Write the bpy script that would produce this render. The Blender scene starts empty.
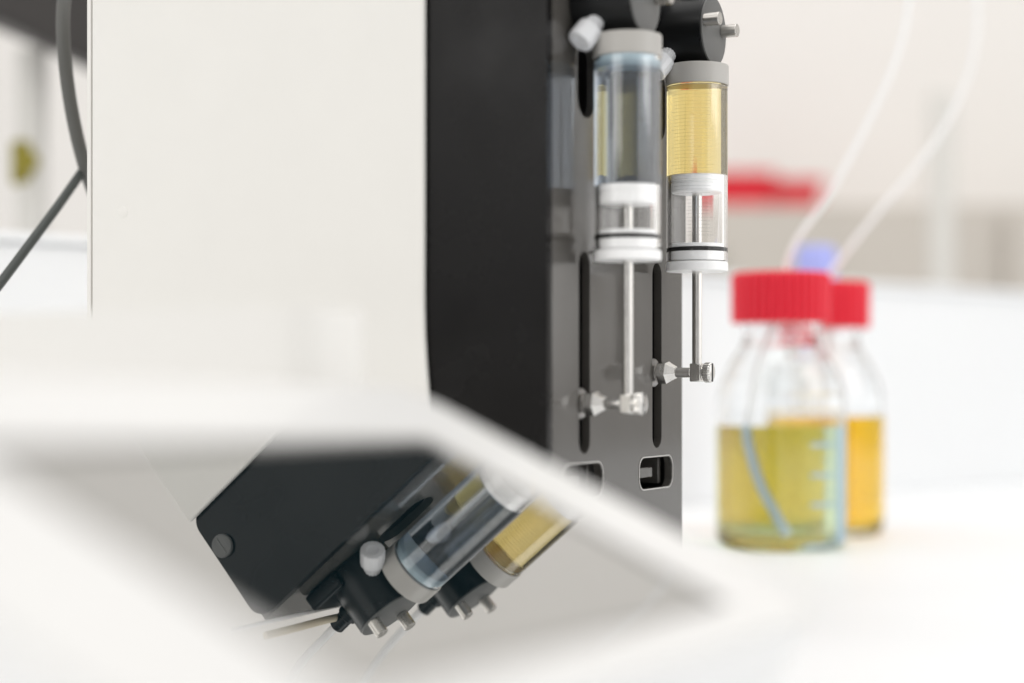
import bpy, bmesh, math, random
from mathutils import Vector, Matrix
random.seed(4)
sc = bpy.context.scene
COL = sc.collection
EYE = 88.0            # lens height above the bench, mm
MM = 0.001
PI = math.pi

# ------------------------------------------------------------------ materials
def mat(name, base=(.8, .8, .8), rough=.5, metal=0., spec=.5, trans=0., ior=1.45, coat=0., coat_rough=.05,
        absorb=None, density=0., noise=0., noise_scale=40., bump=0., bump_scale=400., rough_var=0.):
    m = bpy.data.materials.new(name)
    m.use_nodes = True
    nt = m.node_tree
    b = nt.nodes['Principled BSDF']
    b.inputs['Base Color'].default_value = (*base, 1)
    b.inputs['Roughness'].default_value = rough
    b.inputs['Metallic'].default_value = metal
    b.inputs['Specular IOR Level'].default_value = spec
    b.inputs['Transmission Weight'].default_value = trans
    b.inputs['IOR'].default_value = ior
    b.inputs['Coat Weight'].default_value = coat
    b.inputs['Coat Roughness'].default_value = coat_rough
    tc = nt.nodes.new('ShaderNodeTexCoord')
    if noise:
        n = nt.nodes.new('ShaderNodeTexNoise'); n.inputs['Scale'].default_value = noise_scale
        n.inputs['Detail'].default_value = 5
        nt.links.new(tc.outputs['Object'], n.inputs['Vector'])
        r = nt.nodes.new('ShaderNodeMapRange')
        r.inputs[1].default_value = .3; r.inputs[2].default_value = .7
        r.inputs[3].default_value = 1 - noise; r.inputs[4].default_value = 1 + noise
        nt.links.new(n.outputs['Fac'], r.inputs[0])
        mx = nt.nodes.new('ShaderNodeVectorMath'); mx.operation = 'SCALE'
        mx.inputs[0].default_value = base
        nt.links.new(r.outputs[0], mx.inputs['Scale'])
        nt.links.new(mx.outputs[0], b.inputs['Base Color'])
    if rough_var:
        n = nt.nodes.new('ShaderNodeTexNoise'); n.inputs['Scale'].default_value = noise_scale * 2
        n.inputs['Detail'].default_value = 4
        nt.links.new(tc.outputs['Object'], n.inputs['Vector'])
        r = nt.nodes.new('ShaderNodeMapRange')
        r.inputs[1].default_value = .3; r.inputs[2].default_value = .7
        r.inputs[3].default_value = max(0, rough - rough_var); r.inputs[4].default_value = rough + rough_var
        nt.links.new(n.outputs['Fac'], r.inputs[0])
        nt.links.new(r.outputs[0], b.inputs['Roughness'])
    if bump:
        n = nt.nodes.new('ShaderNodeTexNoise'); n.inputs['Scale'].default_value = bump_scale
        n.inputs['Detail'].default_value = 3
        nt.links.new(tc.outputs['Object'], n.inputs['Vector'])
        bp = nt.nodes.new('ShaderNodeBump'); bp.inputs['Strength'].default_value = bump
        bp.inputs['Distance'].default_value = .0005
        nt.links.new(n.outputs['Fac'], bp.inputs['Height'])
        nt.links.new(bp.outputs[0], b.inputs['Normal'])
    if absorb:
        v = nt.nodes.new('ShaderNodeVolumeAbsorption')
        v.inputs['Color'].default_value = (*absorb, 1); v.inputs['Density'].default_value = density
        nt.links.new(v.outputs[0], nt.nodes['Material Output'].inputs['Volume'])
    return m

M = dict(
    bench=mat('bench_laminate', (.815, .825, .835), .5, spec=.3, noise=.012, noise_scale=6),
    wall=mat('wall_paint', (.83, .805, .775), .8, noise=.015, noise_scale=3),
    cover=mat('white_powder_coat', (.80, .785, .75), .42, noise=.008, noise_scale=30, bump=.06, bump_scale=2600),
    black=mat('black_satin_plate', (.008, .0075, .007), .24, spec=.2, noise=0, noise_scale=18, rough_var=.09),
    inner=mat('black_interior', (.008, .008, .008), .6),
    panel=mat('grey_gloss_panel', (.075, .07, .064), .12, spec=.75, noise=0, noise_scale=20, rough_var=.05),
    rim=mat('cut_metal_edge', (.5, .49, .47), .35, metal=.5),
    valve=mat('black_valve_plastic', (.006, .0065, .007), .3, spec=.3, rough_var=.05),
    disc=mat('grey_valve_face', (.12, .12, .117), .45, metal=.1, bump=.1, bump_scale=1500),
    steel=mat('bright_steel', (.78, .765, .74), .22, metal=1., rough_var=.06, noise_scale=90),
    satin=mat('satin_steel', (.55, .53, .50), .3, metal=1., rough_var=.08, noise_scale=90),
    endcap=mat('pale_grey_plastic', (.46, .445, .42), .38, bump=.05, bump_scale=900),
    ptfe=mat('white_fluoropolymer', (.93, .93, .93), .33),
    fitting=mat('milky_fitting', (.82, .83, .85), .3, trans=.15),
    rubber=mat('black_rubber', (.012, .012, .012), .5),
    glass=mat('clear_glass', (1, 1, 1), 0., trans=1., ior=1.47),
    bglass=mat('bottle_glass', (1, 1, 1.), 0., trans=1., ior=1.47, absorb=(.45, .80, 1.), density=9),
    yellow=mat('pale_yellow_liquid', (1, 1, 1), 0., trans=1., ior=1.333, absorb=(.97, .81, .08), density=66),
    water=mat('darkened_clear_liquid', (1, 1, 1), 0., trans=1., ior=1.333, absorb=(.33, .46, .60), density=52),  # absorption tint imitates dark reflections seen through the colourless liquid
    olive=mat('olive_liquid', (1, 1, 1), 0., trans=1., ior=1.333, absorb=(.55, .735, .24), density=17.5),
    orange=mat('amber_liquid', (1, 1, 1), 0., trans=1., ior=1.333, absorb=(1., .932, .0), density=140),
    mark=mat('printed_mark', (.10, .10, .12), .5),
    blueprint=mat('pale_blue_print', (.36, .50, .60), .5),
    red=mat('red_cap_plastic', (.80, .028, .055), .36),
    redtub=mat('red_tub_plastic', (.74, .022, .04), .5),
    tube=mat('white_tubing', (.9, .9, .9), .35, trans=.08),
    dip=mat('pale_blue_tubing', (.74, .90, 1.0), .35),
    clearfilm=mat('clear_sheet', (.93, .95, .95), .05, trans=.85, ior=1.4),
    console=mat('white_console_plastic', (.82, .82, .82), .38, bump=.05, bump_scale=900),
    tubwhite=mat('white_box_plastic', (.80, .785, .755), .5, bump=.05, bump_scale=900),
    captip=mat('pale_blue_tip', (.66, .83, .92), .25, trans=.25),
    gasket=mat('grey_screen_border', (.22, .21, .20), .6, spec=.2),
    bezel=mat('white_glass_bezel', (.735, .73, .72), .35, coat=.12, coat_rough=.0, spec=.25),
    screen=mat('dark_mirror_screen', (.55, .545, .53), .0, metal=1.),
    cableA=mat('grey_cable', (.10, .10, .093), .45),
    cableB=mat('dark_cable', (.06, .068, .064), .45),
    dark=mat('dark_grey_case', (.035, .031, .029), .5),
    pole=mat('grey_pole', (.68, .665, .63), .6),
    oliveplastic=mat('olive_clamp', (.26, .22, .02), .5),
    beige=mat('beige_cabinet', (.56, .52, .47), .6),
    beige_dark=mat('beige_cabinet_frame', (.40, .39, .34), .6),
    blue=mat('violet_blue_cap', (.40, .44, .86), .4),
    bottlewhite=mat('milky_bottle_plastic', (.80, .80, .80), .4),
    strip=mat('beige_strip', (.62, .55, .42), .4),
)

M['washer'] = mat('dull_steel', (.30, .29, .28), .35, metal=1.)
def mirror_screen():
    m = M['screen']; nt = m.node_tree
    b = nt.nodes['Principled BSDF']
    d = nt.nodes.new('ShaderNodeBsdfDiffuse'); d.inputs[0].default_value = (.014, .048, .062, 1)
    mx = nt.nodes.new('ShaderNodeMixShader'); mx.inputs[0].default_value = .1
    nt.links.new(b.outputs[0], mx.inputs[1]); nt.links.new(d.outputs[0], mx.inputs[2])
    nt.links.new(mx.outputs[0], nt.nodes['Material Output'].inputs['Surface'])
mirror_screen()
def dust(m, base, spot, scale, lo, hi):
    nt = m.node_tree; b = nt.nodes['Principled BSDF']
    tc = nt.nodes.new('ShaderNodeTexCoord')
    n = nt.nodes.new('ShaderNodeTexNoise'); n.inputs['Scale'].default_value = scale; n.inputs['Detail'].default_value = 2
    nt.links.new(tc.outputs['Object'], n.inputs['Vector'])
    r = nt.nodes.new('ShaderNodeMapRange'); r.inputs[1].default_value = lo; r.inputs[2].default_value = hi
    nt.links.new(n.outputs['Fac'], r.inputs[0])
    mx = nt.nodes.new('ShaderNodeMix'); mx.data_type = 'RGBA'
    mx.inputs['A'].default_value = (*base, 1); mx.inputs['B'].default_value = (*spot, 1)
    nt.links.new(r.outputs[0], mx.inputs['Factor'])
    nt.links.new(mx.outputs['Result'], b.inputs['Base Color'])
dust(M['black'], (.0065, .006, .006), (.035, .034, .032), 420, .70, .80)
dust(M['panel'], (.072, .067, .061), (.16, .15, .14), 700, .72, .82)

# ------------------------------------------------------------------ mesh helpers (mm)
def obj(name, bm, m, parent=None, smooth=True, bevel=0., angle=35):
    bmesh.ops.recalc_face_normals(bm, faces=bm.faces[:])
    bm.transform(Matrix.Scale(MM, 4))
    me = bpy.data.meshes.new(name)
    bm.to_mesh(me); bm.free()
    me.materials.append(m)
    o = bpy.data.objects.new(name, me)
    COL.objects.link(o)
    if parent: o.parent = parent
    if smooth:
        for p in me.polygons: p.use_smooth = True
        try: me.set_sharp_from_angle(angle=math.radians(angle))
        except Exception: pass
    if bevel:
        b = o.modifiers.new('bevel', 'BEVEL'); b.width = bevel * MM; b.segments = 3
        b.limit_method = 'ANGLE'; b.angle_limit = math.radians(40)
    return o

def tag(o, label, cat, group=None, kind=None):
    if label: o['label'] = label
    if cat: o['category'] = cat
    if group: o['group'] = group
    if kind: o['kind'] = kind
    return o

def thing(name, loc, label, cat, group=None, rotz=0.):
    o = bpy.data.objects.new(name, None); COL.objects.link(o)
    o.location = Vector(loc) * MM; o.rotation_euler = (0, 0, rotz)
    o.empty_display_size = .02
    return tag(o, label, cat, group)

def frame(axis, up=None):
    z = Vector(axis).normalized()
    a = Vector(up) if up else (Vector((0, 0, 1)) if abs(z.z) < .9 else Vector((1, 0, 0)))
    x = (a - z * a.dot(z)).normalized()
    return x, z.cross(x), z

def lathe(bm, prof, o=(0, 0, 0), axis=(0, 0, 1), n=64, closed=False, ribs=0, rib_d=0., up=None):
    """prof: list of (r, h). closed: profile loops back (shell). Otherwise ends are capped."""
    x, y, z = frame(axis, up); o = Vector(o)
    full = []                                  # holding loops so that long faces shade straight
    last = len(prof) if closed else len(prof) - 1
    for i in range(len(prof)):
        p, q = prof[i], prof[(i + 1) % len(prof)]
        full.append(p)
        L = math.hypot(q[0] - p[0], q[1] - p[1])
        if i < last and L > 1.2:
            for t in (.2 / L, 1 - .2 / L):
                full.append((p[0] + (q[0] - p[0]) * t, p[1] + (q[1] - p[1]) * t))
    prof = full
    rings = []
    for (r, h) in prof:
        rg = []
        for k in range(n):
            a = 2 * PI * k / n
            rr = r
            if ribs and r > 0: rr = r - rib_d * (0.5 + 0.5 * math.cos(a * ribs)) ** 2
            rg.append(bm.verts.new(o + z * h + (x * math.cos(a) + y * math.sin(a)) * rr))
        rings.append(rg)
    m = len(rings)
    for i in range(m if closed else m - 1):
        a, b = rings[i], rings[(i + 1) % m]
        for k in range(n):
            bm.faces.new((a[k], a[(k + 1) % n], b[(k + 1) % n], b[k]))
    if not closed:
        bm.faces.new(rings[0][::-1]); bm.faces.new(rings[-1])

def cyl(bm, r, h0, h1, o=(0, 0, 0), axis=(0, 0, 1), n=48, c=0., up=None):
    c = min(c, abs(h1 - h0) / 2.5, r / 2)
    if c: lathe(bm, [(r - c, h0), (r - c * .3, h0 + c * .3), (r, h0 + c), (r, h1 - c), (r - c * .3, h1 - c * .3), (r - c, h1)], o, axis, n, up=up)
    else: lathe(bm, [(r, h0), (r, h1)], o, axis, n, up=up)

def box(bm, x0, x1, y0, y1, z0, z1):
    v = [bm.verts.new((x, y, z)) for x in (x0, x1) for y in (y0, y1) for z in (z0, z1)]
    for f in ((0, 1, 3, 2), (4, 6, 7, 5), (0, 4, 5, 1), (2, 3, 7, 6), (0, 2, 6, 4), (1, 5, 7, 3)):
        bm.faces.new([v[i] for i in f])

def rrect(x0, x1, y0, y1, r, seg=8):
    if not isinstance(r, (tuple, list)): r = (r,) * 4
    p = []
    for (cx, cy, a0, q) in ((x1, y1, 0, r[0]), (x0, y1, 90, r[1]), (x0, y0, 180, r[2]), (x1, y0, 270, r[3])):
        sx = -1 if cx == x1 else 1; sy = -1 if cy == y1 else 1
        if q <= 0: p.append((cx, cy)); continue
        for k in range(seg + 1):
            a = math.radians(a0 + 90 * k / seg)
            p.append((cx + sx * q + q * math.cos(a), cy + sy * q + q * math.sin(a)))
    return p

def plate(bm, outer, holes, fn0, fn1):
    """flat plate with holes: fn0/fn1 map (a, b) to the two faces."""
    faces = []
    loops = [outer] + list(holes)
    vv = []
    for fn in (fn0, fn1):
        lv = [[bm.verts.new(fn(*p)) for p in L] for L in loops]
        es = []
        for L in lv:
            for k in range(len(L)): es.append(bm.edges.new((L[k], L[(k + 1) % len(L)])))
        bmesh.ops.triangle_fill(bm, use_beauty=True, use_dissolve=False, edges=es)
        vv.append(lv)
    for A, B in zip(*vv):
        for k in range(len(A)):
            k2 = (k + 1) % len(A)
            bm.faces.new((A[k], A[k2], B[k2], B[k]))

def tube(bm, pts, r, n=20, sub=10):
    P = [Vector(p) for p in pts]
    path = []
    for i in range(len(P) - 1):
        p0 = P[max(i - 1, 0)]; p1 = P[i]; p2 = P[i + 1]; p3 = P[min(i + 2, len(P) - 1)]
        for k in range(sub):
            t = k / sub
            path.append(.5 * ((2 * p1) + (p2 - p0) * t + (2 * p0 - 5 * p1 + 4 * p2 - p3) * t * t + (3 * p1 - p0 - 3 * p2 + p3) * t ** 3))
    path.append(P[-1])
    prev = None; rings = []
    for i, p in enumerate(path):
        t = (path[min(i + 1, len(path) - 1)] - path[max(i - 1, 0)]).normalized()
        if prev is None:
            x, y, _ = frame(t)
        else:
            x = (prev - t * prev.dot(t)).normalized(); y = t.cross(x)
        prev = x
        rings.append([bm.verts.new(p + (x * math.cos(2 * PI * k / n) + y * math.sin(2 * PI * k / n)) * r) for k in range(n)])
    for a, b in zip(rings, rings[1:]):
        for k in range(n): bm.faces.new((a[k], a[(k + 1) % n], b[(k + 1) % n], b[k]))
    bm.faces.new(rings[0][::-1]); bm.faces.new(rings[-1])

B = bmesh.new
def W(x, y, zeye): return (x, y, zeye + EYE)     # lens frame (right, forward, above the lens) -> world mm

# ------------------------------------------------------------------ setting
bm = B(); box(bm, -1500, 1500, -600, 2590, -40, 0)
tag(obj('bench_top', bm, M['bench'], bevel=2), None, None, kind='structure')
bm = B(); box(bm, -2600, 2600, 2600, 2640, -900, 3000)
tag(obj('wall', bm, M['wall']), None, None, kind='structure')

# ------------------------------------------------------------------ syringe pump
ROT = math.radians(-27)                       # local x = outward normal of the grey face, y = along it, z up
U = Vector((math.cos(math.radians(63)), math.sin(math.radians(63)), 0))
N = Vector((math.sin(math.radians(63)), -math.cos(math.radians(63)), 0))
S = Vector((57.65, 715.7, 0))
pump = thing('syringe_pump', S, 'white syringe pump with a black side strip and a glossy grey face holding two syringes', 'lab pump', rotz=ROT)
TOP = 170 + EYE
YS = (0., -69.)
# body shell
bm = B(); box(bm, -200.6, -50.3, -99.9, 24.0, 6, TOP - .5)
obj('housing', bm, M['cover'], pump, bevel=3)
bm = B(); box(bm, -50, -13, -93.5, 23.4, 6, TOP - 2); box(bm, -50, -3.4, 23.5, 26.6, 6, TOP - 2)
obj('dark_backing', bm, M['inner'], pump, bevel=1)  # black backing added so the panel openings look dark inside
# white side cover: its front edge swells a little towards the bottom
o2 = []
z = TOP
edge = [(-47.9, TOP), (-48.1, 150), (-48.2, 118), (-47.9, 106), (-47.2, 95), (-46.2, 84), (-44.9, 70), (-43.5, 52), (-42.5, 8)]
outline = [(-199.6, 8), (-199.6, TOP)] + edge
bm = B(); plate(bm, outline[::-1], [], lambda a, b: (a, -102.8, b), lambda a, b: (a, -100.2, b))
sc_o = obj('side_cover', bm, M['cover'], pump, smooth=False, bevel=.7)
bm = B(); box(bm, -202.3, -200.25, -102.6, 24, 7, TOP - .2)
obj('back_plate', bm, M['cover'], pump, bevel=.4)
bm = B(); cyl(bm, 2.4, 0, .18, (-184, -102.7, 68 + EYE), (0, -1, 0), c=.35)
obj('blanking_plug', bm, M['cover'], pump)
# black side strip
ol = rrect(-50, 0, 8, TOP, (7, 7, 1, 1))
bm = B(); plate(bm, ol, [], lambda a, b: (a, -100, b), lambda a, b: (a, -96.2, b))
obj('side_panel', bm, M['black'], pump, smooth=False, bevel=.8)
bm = B(); cyl(bm, 4.6, 0, 1.6, (-32, -100, TOP - 5.5), (0, -1, 0), c=.5)
box(bm, -35.4, -28.6, -101.8, -101.4, TOP - 5.9, TOP - 5.1)
obj('screw', bm, M['disc'], pump)
# grey front panel with slots
def obround(cy, cz, w, h, seg=10): return rrect(cy - w / 2, cy + w / 2, cz - h / 2, cz + h / 2, min(w, h) / 2 - .01, seg)
holes = []
for y in YS:
    holes.append(obround(y, (48.5 - 25) / 2 + EYE, 9.6, 73.5))
    holes.append(obround(y + 1.5, (97.5 + 125) / 2 + EYE, 15, 28))
    holes.append(rrect(y - 18, y + 16, -40.8 + EYE, -28.6 + EYE, 4.5))
bm = B(); plate(bm, rrect(-96, 26.9, 8, TOP, (3, .5, .5, 3)), holes, lambda a, b: (0, a, b), lambda a, b: (-3.2, a, b))
obj('front_panel', bm, M['panel'], pump, smooth=False, bevel=.3)
for y in YS:
    # socket behind the rounded port, bright rim, and the little block seen inside
    bm = B(); plate(bm, rrect(y - 18.5, y + 16.5, -41.3 + EYE, -28.1 + EYE, 4.9), [rrect(y - 18, y + 16, -40.8 + EYE, -28.6 + EYE, 4.5)],
                    lambda a, b: (.2, a, b), lambda a, b: (-.5, a, b))
    rim = obj('port_rim', bm, M['rim'], pump, smooth=False)
    bm = B(); box(bm, -12, -3.6, y - 11, y + 4, -37.0 + EYE, -32.6 + EYE); box(bm, -12.9, -5, y + 13.5, y + 16, -40 + EYE, -29.5 + EYE)
    obj('socket', bm, M['panel'], rim, bevel=.5)
    # guide rail inside the upper slot
    bm = B(); box(bm, -9, -4, y - 7.5, y + 3.2, 80 + EYE, 126 + EYE)
    obj('guide_rail', bm, M['panel'], pump, bevel=.4)
# feet
for fx in (-190, -20):
    for fy in (-85, 10):
        bm = B(); cyl(bm, 8, 0, 9, (fx, fy, 0), c=1)
        obj('foot', bm, M['rubber'], pump)
# valve heads
ZV = 138.6 + EYE
for y in YS:
    bm = B()
    cyl(bm, 13.6, .3, 23.6, (0, y, ZV), (1, 0, 0), n=72, c=.5)
    vh = obj('valve_head', bm, M['valve'], pump)
    bm = B(); cyl(bm, 13.35, 23.4, 24.2, (0, y, ZV), (1, 0, 0), n=72, c=.2)
    fp = obj('face_plate', bm, M['disc'], vh)
    for (dy, dz) in ((-10.4, 2.5), (9.0, 1.3)):
        bm = B(); cyl(bm, 2.55, 24.0, 30.6, (0, y + dy, ZV + dz), (1, 0, 0), c=.35)
        cyl(bm, 1.9, 30.4, 30.75, (0, y + dy, ZV + dz), (1, 0, 0))
        obj('grip_pin', bm, M['satin'], vh)
    # luer fitting pointing out and down
    a = Vector((-.33, -.58, -.74)).normalized()
    o = Vector((13.6, y, ZV + 2.4))
    bm = B()
    lathe(bm, [(3.4, 9), (3.4, 17.0), (3.8, 17.8), (4.6, 18.6), (4.8, 19.2), (4.8, 25.4), (4.5, 26), (2.6, 26.1), (2.4, 25.0), (1.2, 24.8)], o, a, n=48, ribs=16, rib_d=.25)
    obj('tube_fitting', bm, M['fitting'], vh)
    # upper fitting that carries the feed tube
    a = Vector((.0, .1, 1)).normalized()
    bm = B()
    lathe(bm, [(4.2, 12), (4.2, 17), (3.2, 18), (3.2, 24), (1.8, 25)], Vector((12, y, ZV)), a, n=32)
    obj('top_fitting', bm, M['valve'], vh)
    # bracket that clamps the valve at the panel
    bm = B(); box(bm, .3, 7, y - 15.5, y + 15.5, ZV + 2, ZV + 19)
    obj('valve_bracket', bm, M['valve'], pump, bevel=1.2)
# drive arms
for y, z in zip(YS, (4.9, -6.7)):
    o = Vector((0, y, z + EYE))
    bm = B()
    cyl(bm, 2.0, -6, 14.6, o, (1, 0, 0), c=.2)
    arm = obj('drive_arm', bm, M['steel'], pump)
    bm = B()
    lathe(bm, [(5.7, -2.2), (5.7, -1.2), (5.1, -.6), (3.2, -.1), (2.6, 1.2)], o, (1, 0, 0), n=40)
    obj('washer', bm, M['washer'], arm)
    bm = B()
    lathe(bm, [(3.6, 0.2), (4.75, 1.2), (4.75, 4.6), (4.0, 5.6), (2.5, 8.3)], o, (1, 0, 0), n=6, up=(0, .35, 1))
    obj('hex_nut', bm, M['steel'], arm, smooth=False, bevel=.3)
    bm = B()
    cyl(bm, 2.2, 19.2, 20.4, o, (1, 0, 0))
    lathe(bm, [(3.5, 20.2), (4.0, 20.7), (4.0, 22.7), (3.6, 23.3), (3.2, 23.4)], o, (1, 0, 0), n=144, ribs=24, rib_d=.35)
    ts = obj('thumb_screw', bm, M['steel'], arm)
    bm = B(); box(bm, 23.2, 23.55, y - .55, y + .55, z + EYE - 3.6, z + EYE + 3.6)
    obj('screw_slot', bm, M['rubber'], ts, smooth=False)

# ------------------------------------------------------------------ syringes (held by the pump, each a thing of its own)
def syringe(y, piston_top, rod_end, liquid_top, liquid_mat, label, tickrange):
    base = S + N * 17 + U * y
    t = thing('syringe', (base.x, base.y, rod_end - 3.6 + EYE), label, 'syringe', 'glass syringes mounted on the pump', ROT)
    dz = -(rod_end - 3.6)                      # z given in lens frame -> local
    def zz(v): return v + dz
    def P(prof): return [(r, zz(h)) for r, h in prof]
    # end cap
    bm = B(); lathe(bm, P([(3, 125.5), (11.6, 125.5), (12.2, 125.3), (12.4, 124.8), (12.4, 117.7), (12.2, 117.4), (9.0, 117.4), (9.0, 117.0), (3, 117.0)][::-1]), n=96)
    obj('end_cap', bm, M['endcap'], t)
    # barrel: closed glass shell
    bm = B(); lathe(bm, P([(12, 48.6), (12, 117.0), (11.8, 117.3), (10.4, 117.3), (10.3, 117.0), (10.3, 48.6)]), n=128, closed=True)
    br = obj('barrel', bm, M['glass'], t)
    # graduation ticks printed on the outside
    bm = B()
    aw = math.radians(tickrange)
    k = 0; zt = 58.0
    while zt < 115:
        long_ = (k % 5 == 0)
        a0 = aw - math.radians((44 if long_ else 36) if tickrange > -100 else (20 if long_ else 14)); a1 = aw + math.radians((44 if long_ else 36) if tickrange > -100 else (20 if long_ else 14))
        seg = 24
        for i in range(seg):
            q0 = a0 + (a1 - a0) * i / seg; q1 = a0 + (a1 - a0) * (i + 1) / seg
            vs = []
            for (rr, hh) in ((12.02, zt), (12.02, zt + .13)):
                for q in (q0, q1): vs.append(bm.verts.new((rr * math.cos(q), rr * math.sin(q), zz(hh))))
            bm.faces.new((vs[0], vs[1], vs[3], vs[2]))
        zt += 1.37; k += 1
    obj('graduation_marks', bm, M['grad'], br)
    # liquid column
    bm = B(); cyl(bm, 10.36, zz(piston_top - .05), zz(liquid_top), n=128)
    obj('liquid', bm, liquid_mat, t)
    if tickrange < -100:                       # soft tip under the cap with the trapped bubble
        bm = B(); lathe(bm, P([(9.0, 113.4), (10.0, 114.6), (10.27, 115.0), (10.27, 117.1), (9.0, 117.3)]), n=96)
        obj('cap_tip', bm, M['captip'], t)
    # piston with sealing lip
    h = piston_top
    bm = B(); lathe(bm, P([(10.1, h), (10.28, h - .4), (10.28, h - 2.2), (9.7, h - 2.5), (9.7, h - 3.1), (10.28, h - 3.4), (10.28, h - 6.4), (9.9, h - 6.9), (5, h - 7.0)][::-1]), n=96)
    obj('piston', bm, M['ptfe'], t)
    # bottom closure
    bm = B(); lathe(bm, P([(2.5, 44.6), (11.9, 44.6), (12.15, 44.9), (12.15, 47.6), (11.9, 48.2), (10.25, 48.4), (10.25, 52.2), (9.6, 52.3), (9.6, 53.8), (10.25, 53.9), (10.25, 55), (10.0, 55.3), (2.5, 55.3)]), n=96)
    bc = obj('bottom_closure', bm, M['ptfe'], t)
    bm = B(); lathe(bm, P([(9.5, 52.2), (10.32, 52.3), (10.4, 53), (10.32, 53.8), (9.5, 53.9)]), n=96)
    obj('seal_ring', bm, M['rubber'], t)
    # rod and eye
    bm = B(); cyl(bm, 1.95, zz(rod_end + 2.5), zz(h - 6.5), n=40)
    rod = obj('piston_rod', bm, M['steel'], t)
    bm = B(); box(bm, -2.4, 2.3, -2.2, 2.2, 0, zz(rod_end + 3.6))
    obj('rod_eye', bm, M['steel'], rod, bevel=.5)
    bm = B(); cyl(bm, 4.2, zz(124.8), zz(128), n=32)
    obj('hub', bm, M['endcap'], t)
    return t
M['grad'] = mat('graduation_ink', (.5, .49, .46), .5)
M['grad'].node_tree.nodes['Principled BSDF'].inputs['Alpha'].default_value = .3
syringe(0, 82.2, 4.9, 117.2, M['yellow'], 'glass syringe full of clear yellow liquid, nearer the red capped bottles', -80)
syringe(-69, 71.6, -6.7, 116.2, M['water'], 'glass syringe full of colourless liquid with an air bubble, beside the black strip', -138)

# ------------------------------------------------------------------ touch console in the foreground
n = Vector((0.3769417, -0.18121193, 0.9083376)); n.normalize()
E1 = Vector((0.46304277, 0.88620288, -0.01535728)); E2 = Vector((0.80218847, -0.42638796, -0.4179557))
OB = Vector(W(-21.46, 429.3, -12.40))
console = thing('touch_console', (0, 0, 0), 'white sloped touch console with a dark mirror-like screen, blurred in front of the pump', 'control panel')
base0 = OB + E1 * -72 + E2 * 43
console.location = Vector((base0.x, base0.y, 0)) * MM
def CL(a, b, h=0.): return OB + E1 * a + E2 * b + n * h - Vector((base0.x, base0.y, 0))
SCR = (-151, 0, 1, 86)
OUT = (-196, 35, -27, 97)
bm = B(); plate(bm, rrect(SCR[0] - 1, SCR[1] + 1, SCR[2] - 1, SCR[3] + 1, 2.5), [], lambda a, b: CL(a, b, 0), lambda a, b: CL(a, b, -1.5))
obj('screen', bm, M['screen'], console, smooth=False)
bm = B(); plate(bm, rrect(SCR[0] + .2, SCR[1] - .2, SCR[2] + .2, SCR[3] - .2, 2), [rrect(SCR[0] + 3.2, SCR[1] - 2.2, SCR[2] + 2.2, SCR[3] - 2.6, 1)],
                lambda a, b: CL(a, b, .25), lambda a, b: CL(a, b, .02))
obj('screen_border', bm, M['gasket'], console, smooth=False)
bm = B(); plate(bm, rrect(OUT[0], OUT[1], OUT[2], OUT[3], 13, 12), [rrect(SCR[0], SCR[1], SCR[2], SCR[3], 2, 6)],
                lambda a, b: CL(a, b, .9), lambda a, b: CL(a, b, -.4))
obj('bezel', bm, M['bezel'], console, smooth=False, bevel=.4)
bm = B()
o_top = rrect(OUT[0] + .3, OUT[1] - .3, OUT[2] + .3, OUT[3] - .3, 13, 12)
o_bot = rrect(OUT[0] + 6, OUT[1] - 6, OUT[2] + 6, OUT[3] - 14, 11, 12)
ra = [bm.verts.new(CL(a, b, -.9)) for a, b in o_top]
rb = [bm.verts.new(CL(a, b, -11)) for a, b in o_top]
rc = []
for a, b in o_bot:
    p = CL(a, b, -12); rc.append(bm.verts.new((p.x, p.y, .3)))
for A, C in ((ra, rb), (rb, rc)):
    for k in range(len(A)):
        k2 = (k + 1) % len(A); bm.faces.new((A[k], A[k2], C[k2], C[k]))
bm.faces.new(ra); bm.faces.new(rc[::-1])
obj('stand', bm, M['console'], console)

# ------------------------------------------------------------------ white box beside the console
P0 = Vector((-51, 455, 0))
boxT = thing('storage_box', P0, 'plain white plastic box with rounded corners, blurred at left in front of the pump', 'box', rotz=ROT)
bm = B()
plate(bm, rrect(-170, 0, 0, 32, 10, 10), [], lambda a, b: (a, b, 108), lambda a, b: (a, b, 0))
obj('box_body', bm, M['tubwhite'], boxT, bevel=3)

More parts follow.
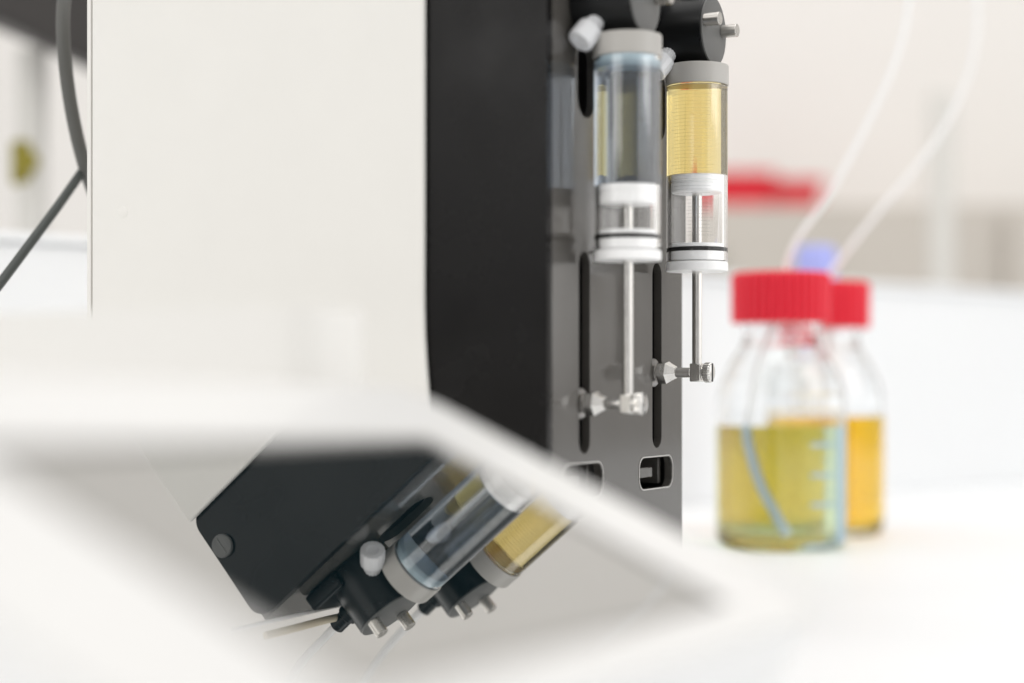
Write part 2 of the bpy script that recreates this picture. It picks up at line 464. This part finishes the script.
# ------------------------------------------------------------------ reagent bottles
def bottle(x, y, fill, liq, label, marks):
    t = thing('reagent_bottle', (x, y, 0), label, 'bottle', 'reagent bottles with red screw caps')
    outer = [(0.1, 1.6), (24, 1.2), (28, 0), (31.5, .6), (34, 3), (35, 6.5), (35, 74), (34.4, 82), (32.3, 90), (28.6, 98), (24.6, 104.5), (21.6, 109.5), (20.3, 114), (20, 119), (20.0, 141)]
    inner = [(17.5, 141), (17.6, 119), (18, 114.5), (19.4, 110.5), (22.4, 105.6), (26.6, 99.4), (30.2, 91), (32, 83), (32.5, 75), (32.5, 9.5), (31.3, 6.6), (29, 5.2), (24, 5.0), (.1, 5.2)]
    bm = B(); lathe(bm, outer + inner, n=96)
    g = obj('glass_body', bm, M['bglass'], t)
    bm = B()
    lathe(bm, [(.1, 4.9), (24, 4.7), (29.2, 4.9), (31.6, 6.4), (32.8, 9.4), (32.8, fill - .8), (32.8, fill), (.1, fill - .5)], n=96)
    obj('liquid', bm, liq, t)
    # ribbed screw cap
    bm = B()
    lathe(bm, [(22.2, 121.5), (26.2, 121.5), (26.8, 122), (26.9, 146.2), (26.3, 147.8), (24.6, 148.7), (21.0, 149.0), (2.6, 149.0)], n=432, ribs=36, rib_d=2.2)
    obj('screw_cap', bm, M['red'], t, angle=60)
    bm = B(); lathe(bm, [(19.9, 119.4), (22.4, 119.6), (22.4, 121), (19.9, 121.2)], n=64, closed=True)
    obj('pouring_ring', bm, M['red'] if False else M['bglass'], t)
    if marks:
        bm = B()
        def arc(a0, a1, z0, z1, r=35.08):
            k = max(2, int((a1 - a0) / 4))
            for i in range(k):
                q0 = math.radians(a0 + (a1 - a0) * i / k); q1 = math.radians(a0 + (a1 - a0) * (i + 1) / k)
                v = [bm.verts.new((r * math.cos(q), r * math.sin(q), z)) for z in (z0, z1) for q in (q0, q1)]
                bm.faces.new((v[0], v[1], v[3], v[2]))
        view = math.degrees(math.atan2(-y, -x))          # the side turned to the lens
        for zc in (24, 39.5, 55.5):
            arc(view + 26, view + 52, zc, zc + 2.2)
            arc(view + 40, view + 50, zc + 7.7, zc + 8.4)
        arc(view + 56, view + 72, 4, 66)
        obj('graduation_print', bm, M['blueprint'], t, smooth=True)
    return t
b1 = bottle(145.7, 975, 66.2, M['olive'], 'clear glass bottle with red ribbed cap holding olive yellow liquid, the nearer bottle', True)
b2 = bottle(184.5, 1064, 69.8, M['orange'], 'clear glass bottle with red ribbed cap holding bright amber liquid, behind another bottle', False)

def px(x, y, Y):          # bench-space point seen at a given depth, used once to read positions off the photograph
    return (1.0 * (x - 512) / 1800 * Y, Y, (385 - y) / 1800 * Y + EYE)

bm = B()
bx, by = 145.7, 975
tube(bm, [px(914, -90, 1010), px(910, -10, 1000), px(902, 40, 995), px(880, 98, 990), px(833, 188, 982), px(797, 240, 977), (bx + 2, by, 149), (bx - 1, by - 2, 137), (bx - 6, by - 6, 118), (bx - 15, by - 16, 96), (bx - 21.0, by - 22.6, 67)], 1.5)
dt = tag(obj('dip_tube', bm, M['tube']), 'white plastic tube rising from the olive liquid bottle, dipping through its red cap', 'tube', 'white tubes in the bottles')
bm = B()
tube(bm, [(bx - 21.2, by - 23.6, 66.5), (bx - 20.6, by - 24.4, 58), (bx - 15.5, by - 27.7, 38), (bx - 7, by - 29.5, 20), (bx - 1.0, by - 29.7, 9.5)], 2.7)
obj('tube_end', bm, M['dip'], dt)
bm = B()
bx, by = 184.5, 1064
tube(bm, [px(976, -90, 1090), px(977, -10, 1085), px(976, 40, 1080), px(962, 92, 1078), px(928, 152, 1072), px(870, 222, 1068), px(842, 258, 1066), (bx + 1, by, 149), (bx + 2, by, 137), (bx + 4, by + 4, 110), (bx + 8, by + 9, 60), (bx + 9, by + 9, 9.5)], 1.5)
tag(obj('dip_tube', bm, M['tube']), 'white plastic tube rising from the amber liquid bottle, the one further right', 'tube', 'white tubes in the bottles')

# blue capped bottle behind
c = px(816, 250, 1250)
wb = thing('plastic_bottle', (c[0], 1250, 0), 'slim milky plastic bottle with violet blue cap behind the red capped bottles', 'bottle')
bm = B(); lathe(bm, [(18, 0), (20, 2), (20, 120), (18, 132), (12, 140), (11, 152)], n=48)
obj('bottle_body', bm, M['bottlewhite'], wb)
bm = B(); lathe(bm, [(13.5, 150), (13.8, 151), (13.8, 180), (12.5, 184), (6, 185)], n=144, ribs=24, rib_d=.6)
obj('screw_cap', bm, M['blue'], wb)

# ------------------------------------------------------------------ tubing above the valves (seen in the screen's reflection)
for y, lab, d in ((0, 'white feed tube looping up from the valve above the yellow syringe', 1), (-69, 'white feed tube looping up from the valve above the colourless syringe', -1)):
    q = S + N * 12 + U * (y + 2.5)
    zt = ZV + 25
    bm = B()
    tube(bm, [(q.x, q.y, zt - 3), (q.x + U.x * .4, q.y + U.y * .4, zt + 6), (q.x + 3, q.y + 2, zt + 30), (q.x + 14, q.y + 14 * d, zt + 66), (q.x + 40, q.y + 40 * d, zt + 120)], 1.7)
    tag(obj('feed_tube', bm, M['tube']), lab, 'tube', 'feed tubes on the valves')

q = S + U * -69
bm = B()
def loc(u_, n_, z_): p = S + U * u_ + N * n_; return (p.x, p.y, ZV + z_)
tube(bm, [loc(-66, 5, 20.8), loc(-80, 5, 22), loc(-98, 4, 25), loc(-118, 1, 32)], .8)
tag(obj('drain_tube', bm, M['tube']), 'hair thin white tube lying above the valve beside the black strip', 'tube')
bm = B()
tube(bm, [loc(-64, 10, 20.7), loc(-78, 10, 21.5), loc(-92, 9, 25), loc(-104, 7, 30)], 1.5)
tag(obj('drain_tube', bm, M['strip']), 'short beige tube lying above the valve beside the black strip', 'tube')

# ------------------------------------------------------------------ cables behind the pump
bm = B()
tube(bm, [px(74, -60, 770), px(66, -15, 765), px(63, 20, 760), px(65, 62, 760), px(72, 112, 765), px(83, 160, 775), px(97, 200, 790), px(118, 235, 815)], 2.9)
tag(obj('cable', bm, M['cableA']), 'thick grey cable curving down behind the left edge of the pump', 'cable')
bm = B()
tube(bm, [px(128, 118, 820), px(104, 143, 800), px(84, 169, 780), px(58, 206, 765), px(32, 241, 750), px(2, 281, 735), px(-40, 335, 715)], 2.0)
tag(obj('cable', bm, M['cableB']), 'thin dark cable running from the pump down to the lower left', 'cable')

# ------------------------------------------------------------------ background
pt = bpy.data.objects
d = Vector((583, 500, 0)).normalized()
part = thing('bench_partition', (-260, 1000, 0), 'low white partition standing along the bench behind the pump and bottles', 'partition', rotz=math.atan2(d.y, d.x))
bm = B(); box(bm, -180, 1900, 0, 18, 0, 166)
obj('partition_panel', bm, M['bench'], part, bevel=2)
bm = B(); box(bm, -180, 1900, -3, 21, 166.4, 172)
obj('top_rail', bm, M['bench'], part, bevel=2)

eq = thing('equipment_stand', px(32, 300, 1300)[:2] + (0,), 'dark grey equipment case carried on a thin grey pole, far left behind the cables', 'equipment')
bm = B(); cyl(bm, 11, 0, 330, (0, 0, 0), c=1)
obj('pole', bm, M['pole'], eq)
bm = B(); cyl(bm, 60, 0, 12, (0, 0, 0), c=2)
obj('base', bm, M['pole'], eq)
bm = B(); cyl(bm, 12, 232, 264, (-3, 0, 0), c=3)
cyl(bm, 7, 0, 26, (-3, 0, 247), (.3, -1, 0), c=1)
obj('clamp', bm, M['oliveplastic'], eq)
bm = B(); plate(bm, [(-90, 376), (0, 338), (45, 316), (160, 262), (160, 470), (-90, 500)], [], lambda a, b: (a, -40, b), lambda a, b: (a, 60, b))
obj('case', bm, M['dark'], eq, bevel=6)

cab = thing('cabinet', (620, 2300, 0), 'low beige cabinet against the far wall at right', 'cabinet')
bm = B(); box(bm, -400, 400, 0, 280, 0, 318)
obj('cabinet_body', bm, M['beige'], cab, bevel=3)
for x0 in (-385, 10):
    bm = B(); box(bm, x0, x0 + 375, -12, -.5, 20, 305)
    dr = obj('door', bm, M['beige'], cab, bevel=3)
    bm = B(); cyl(bm, 12, 0, 22, (x0 + 20 if x0 < 0 else x0 + 355, -12, 250), (0, -1, 0), c=3)
    obj('knob', bm, M['beige_dark'], dr)
post = thing('post', (px(942, 300, 2100)[0], 2100, 0), 'pale grey post standing in front of the beige cabinet at right', 'post')
bm = B(); cyl(bm, 15, 0, 430, c=4)
obj('shaft', bm, M['pole'], post)
bm = B(); cyl(bm, 50, 0, 10, c=2)
obj('base', bm, M['pole'], post)

def tub(x, y, z, w, dpt, h, lab):
    t = thing('tub', (x, y, z), lab, 'tub', 'red tubs on the cabinet')
    bm = B()
    o = rrect(-w / 2, w / 2, -dpt / 2, dpt / 2, 8); i = rrect(-w / 2 + 3, w / 2 - 3, -dpt / 2 + 3, dpt / 2 - 3, 6)
    lv = []
    for L, s_, zz in ((o, .88, 0), (o, 1, h), (i, 1, h), (i, .88, 3)):
        lv.append([bm.verts.new((a * s_, b * s_, zz)) for a, b in L])
    for A, C in zip(lv, lv[1:]):
        for k in range(len(A)):
            k2 = (k + 1) % len(A); bm.faces.new((A[k], A[k2], C[k2], C[k]))
    bm.faces.new(lv[0][::-1]); bm.faces.new(lv[-1])
    obj('tub_body', bm, M['redtub'], t)
    bm = B(); plate(bm, rrect(-w / 2 - 4, w / 2 + 4, -dpt / 2 - 4, dpt / 2 + 4, 10), [rrect(-w / 2 + 2, w / 2 - 2, -dpt / 2 + 2, dpt / 2 - 2, 7)], lambda a, b: (a, b, h + 2), lambda a, b: (a, b, h - 4))
    obj('tub_rim', bm, M['redtub'], t, smooth=False)
tub(296, 2380, 318.5, 92, 60, 46, 'taller red plastic tub on the cabinet, just right of the yellow syringe')
tub(374, 2400, 318.5, 72, 60, 38, 'shorter red plastic tub on the cabinet, between the yellow syringe and the white tubes')

# ------------------------------------------------------------------ light
w = bpy.data.worlds.new('World'); sc.world = w; w.use_nodes = True
bg = w.node_tree.nodes['Background']
wn = w.node_tree
tcw = wn.nodes.new('ShaderNodeTexCoord'); sep = wn.nodes.new('ShaderNodeSeparateXYZ')
wn.links.new(tcw.outputs['Generated'], sep.inputs[0])
def ss(sock, lo, hi):
    r = wn.nodes.new('ShaderNodeMapRange'); r.interpolation_type = 'SMOOTHSTEP'
    r.inputs[1].default_value = lo; r.inputs[2].default_value = hi
    wn.links.new(sock, r.inputs[0]); return r.outputs[0]
def mth(op, a, b):
    m = wn.nodes.new('ShaderNodeMath'); m.operation = op
    for i, v in enumerate((a, b)):
        if isinstance(v, (int, float)): m.inputs[i].default_value = v
        else: wn.links.new(v, m.inputs[i])
    return m.outputs[0]
X, Y, Z = sep.outputs
up = ss(Z, .12, .75)                                     # pale ceiling
back = ss(Y, -.25, -.85)                                 # dimmer room behind the photographer
glow_r = mth('MULTIPLY', mth('MULTIPLY', ss(X, .55, .62), ss(Z, -.02, .03)), ss(Z, .24, .19))      # added bright band on the right for highlights on metal and glass
glow_gaps = ss(mth('FRACT', mth('MULTIPLY', Y, 3.2), 0), .10, .14)  # gaps that break up the added band
glow_l = mth('MULTIPLY', mth('MULTIPLY', ss(X, -.66, -.72), ss(Z, .02, .06)), ss(Z, .5, .45))     # and a smaller added band on the left
lum = mth('ADD', .50, mth('MULTIPLY', up, .38))
lum = mth('SUBTRACT', lum, mth('MULTIPLY', back, .14))
lum = mth('ADD', lum, mth('MULTIPLY', mth('MULTIPLY', glow_r, glow_gaps), 1.1))
lum = mth('ADD', lum, mth('MULTIPLY', glow_l, .6))
lum = mth('SUBTRACT', lum, mth('MULTIPLY', mth('MULTIPLY', ss(X, .35, .65), ss(Z, .2, .34)), .42))    # added dimming high on the right, darkens the panel's reflections
bg.inputs[0].default_value = (1.0, .985, .965, 1)
wn.links.new(lum, bg.inputs[1])
def area(name, loc, target, sx, sy, e, col=(1, 1, 1)):
    l = bpy.data.lights.new(name, 'AREA'); l.shape = 'RECTANGLE'; l.size = sx; l.size_y = sy; l.energy = e; l.color = col
    o = bpy.data.objects.new(name, l); COL.objects.link(o); o.location = loc
    o.rotation_euler = (Vector(target) - Vector(loc)).to_track_quat('-Z', 'Y').to_euler()
    return o
area('ceiling_softbox', (.35, .75, 1.9), (.2, .9, 0), 2.2, 1.6, 11.5, (1, .99, .975))
area('front_fill', (-1.3, -.9, 1.1), (0, .75, .15), 1.4, 1.4, 11, (1, .985, .955))  # added fill lamp for the pump's white side
area('side_fill', (1.7, .2, 1.0), (.4, 1.2, .1), 1.2, 1.2, 11, (1, 1, .99))  # added lamp that brightens the partition
area('back_fill', (.4, 1.2, 2.2), (.4, 2.5, .2), 1.6, 1.0, 7, (1, .98, .96))  # added lamp that brightens the far wall

# ------------------------------------------------------------------ camera
cam = bpy.data.cameras.new('camera'); co = bpy.data.objects.new('camera', cam); COL.objects.link(co)
co.location = (0, 0, EYE * MM); co.rotation_euler = (PI / 2, 0, 0)
cam.sensor_width = 36; cam.lens = 36 * 1800 / 1024
cam.shift_y = (385 - 341.5) / 1024
cam.clip_start = .01; cam.clip_end = 50
cam.dof.use_dof = True; cam.dof.focus_distance = .706; cam.dof.aperture_fstop = 3.45
cam.dof.aperture_blades = 0
sc.camera = co

sc.render.engine = 'CYCLES'
sc.cycles.use_denoising = True
sc.cycles.max_bounces = 24; sc.cycles.transmission_bounces = 20; sc.cycles.glossy_bounces = 10
sc.cycles.transparent_max_bounces = 16; sc.cycles.diffuse_bounces = 6
sc.cycles.caustics_reflective = True; sc.cycles.caustics_refractive = True
sc.cycles.blur_glossy = 0
sc.cycles.sample_clamp_indirect = 5
sc.view_settings.view_transform = 'Standard'; sc.view_settings.look = 'None'
sc.view_settings.exposure = .1; sc.view_settings.gamma = 1
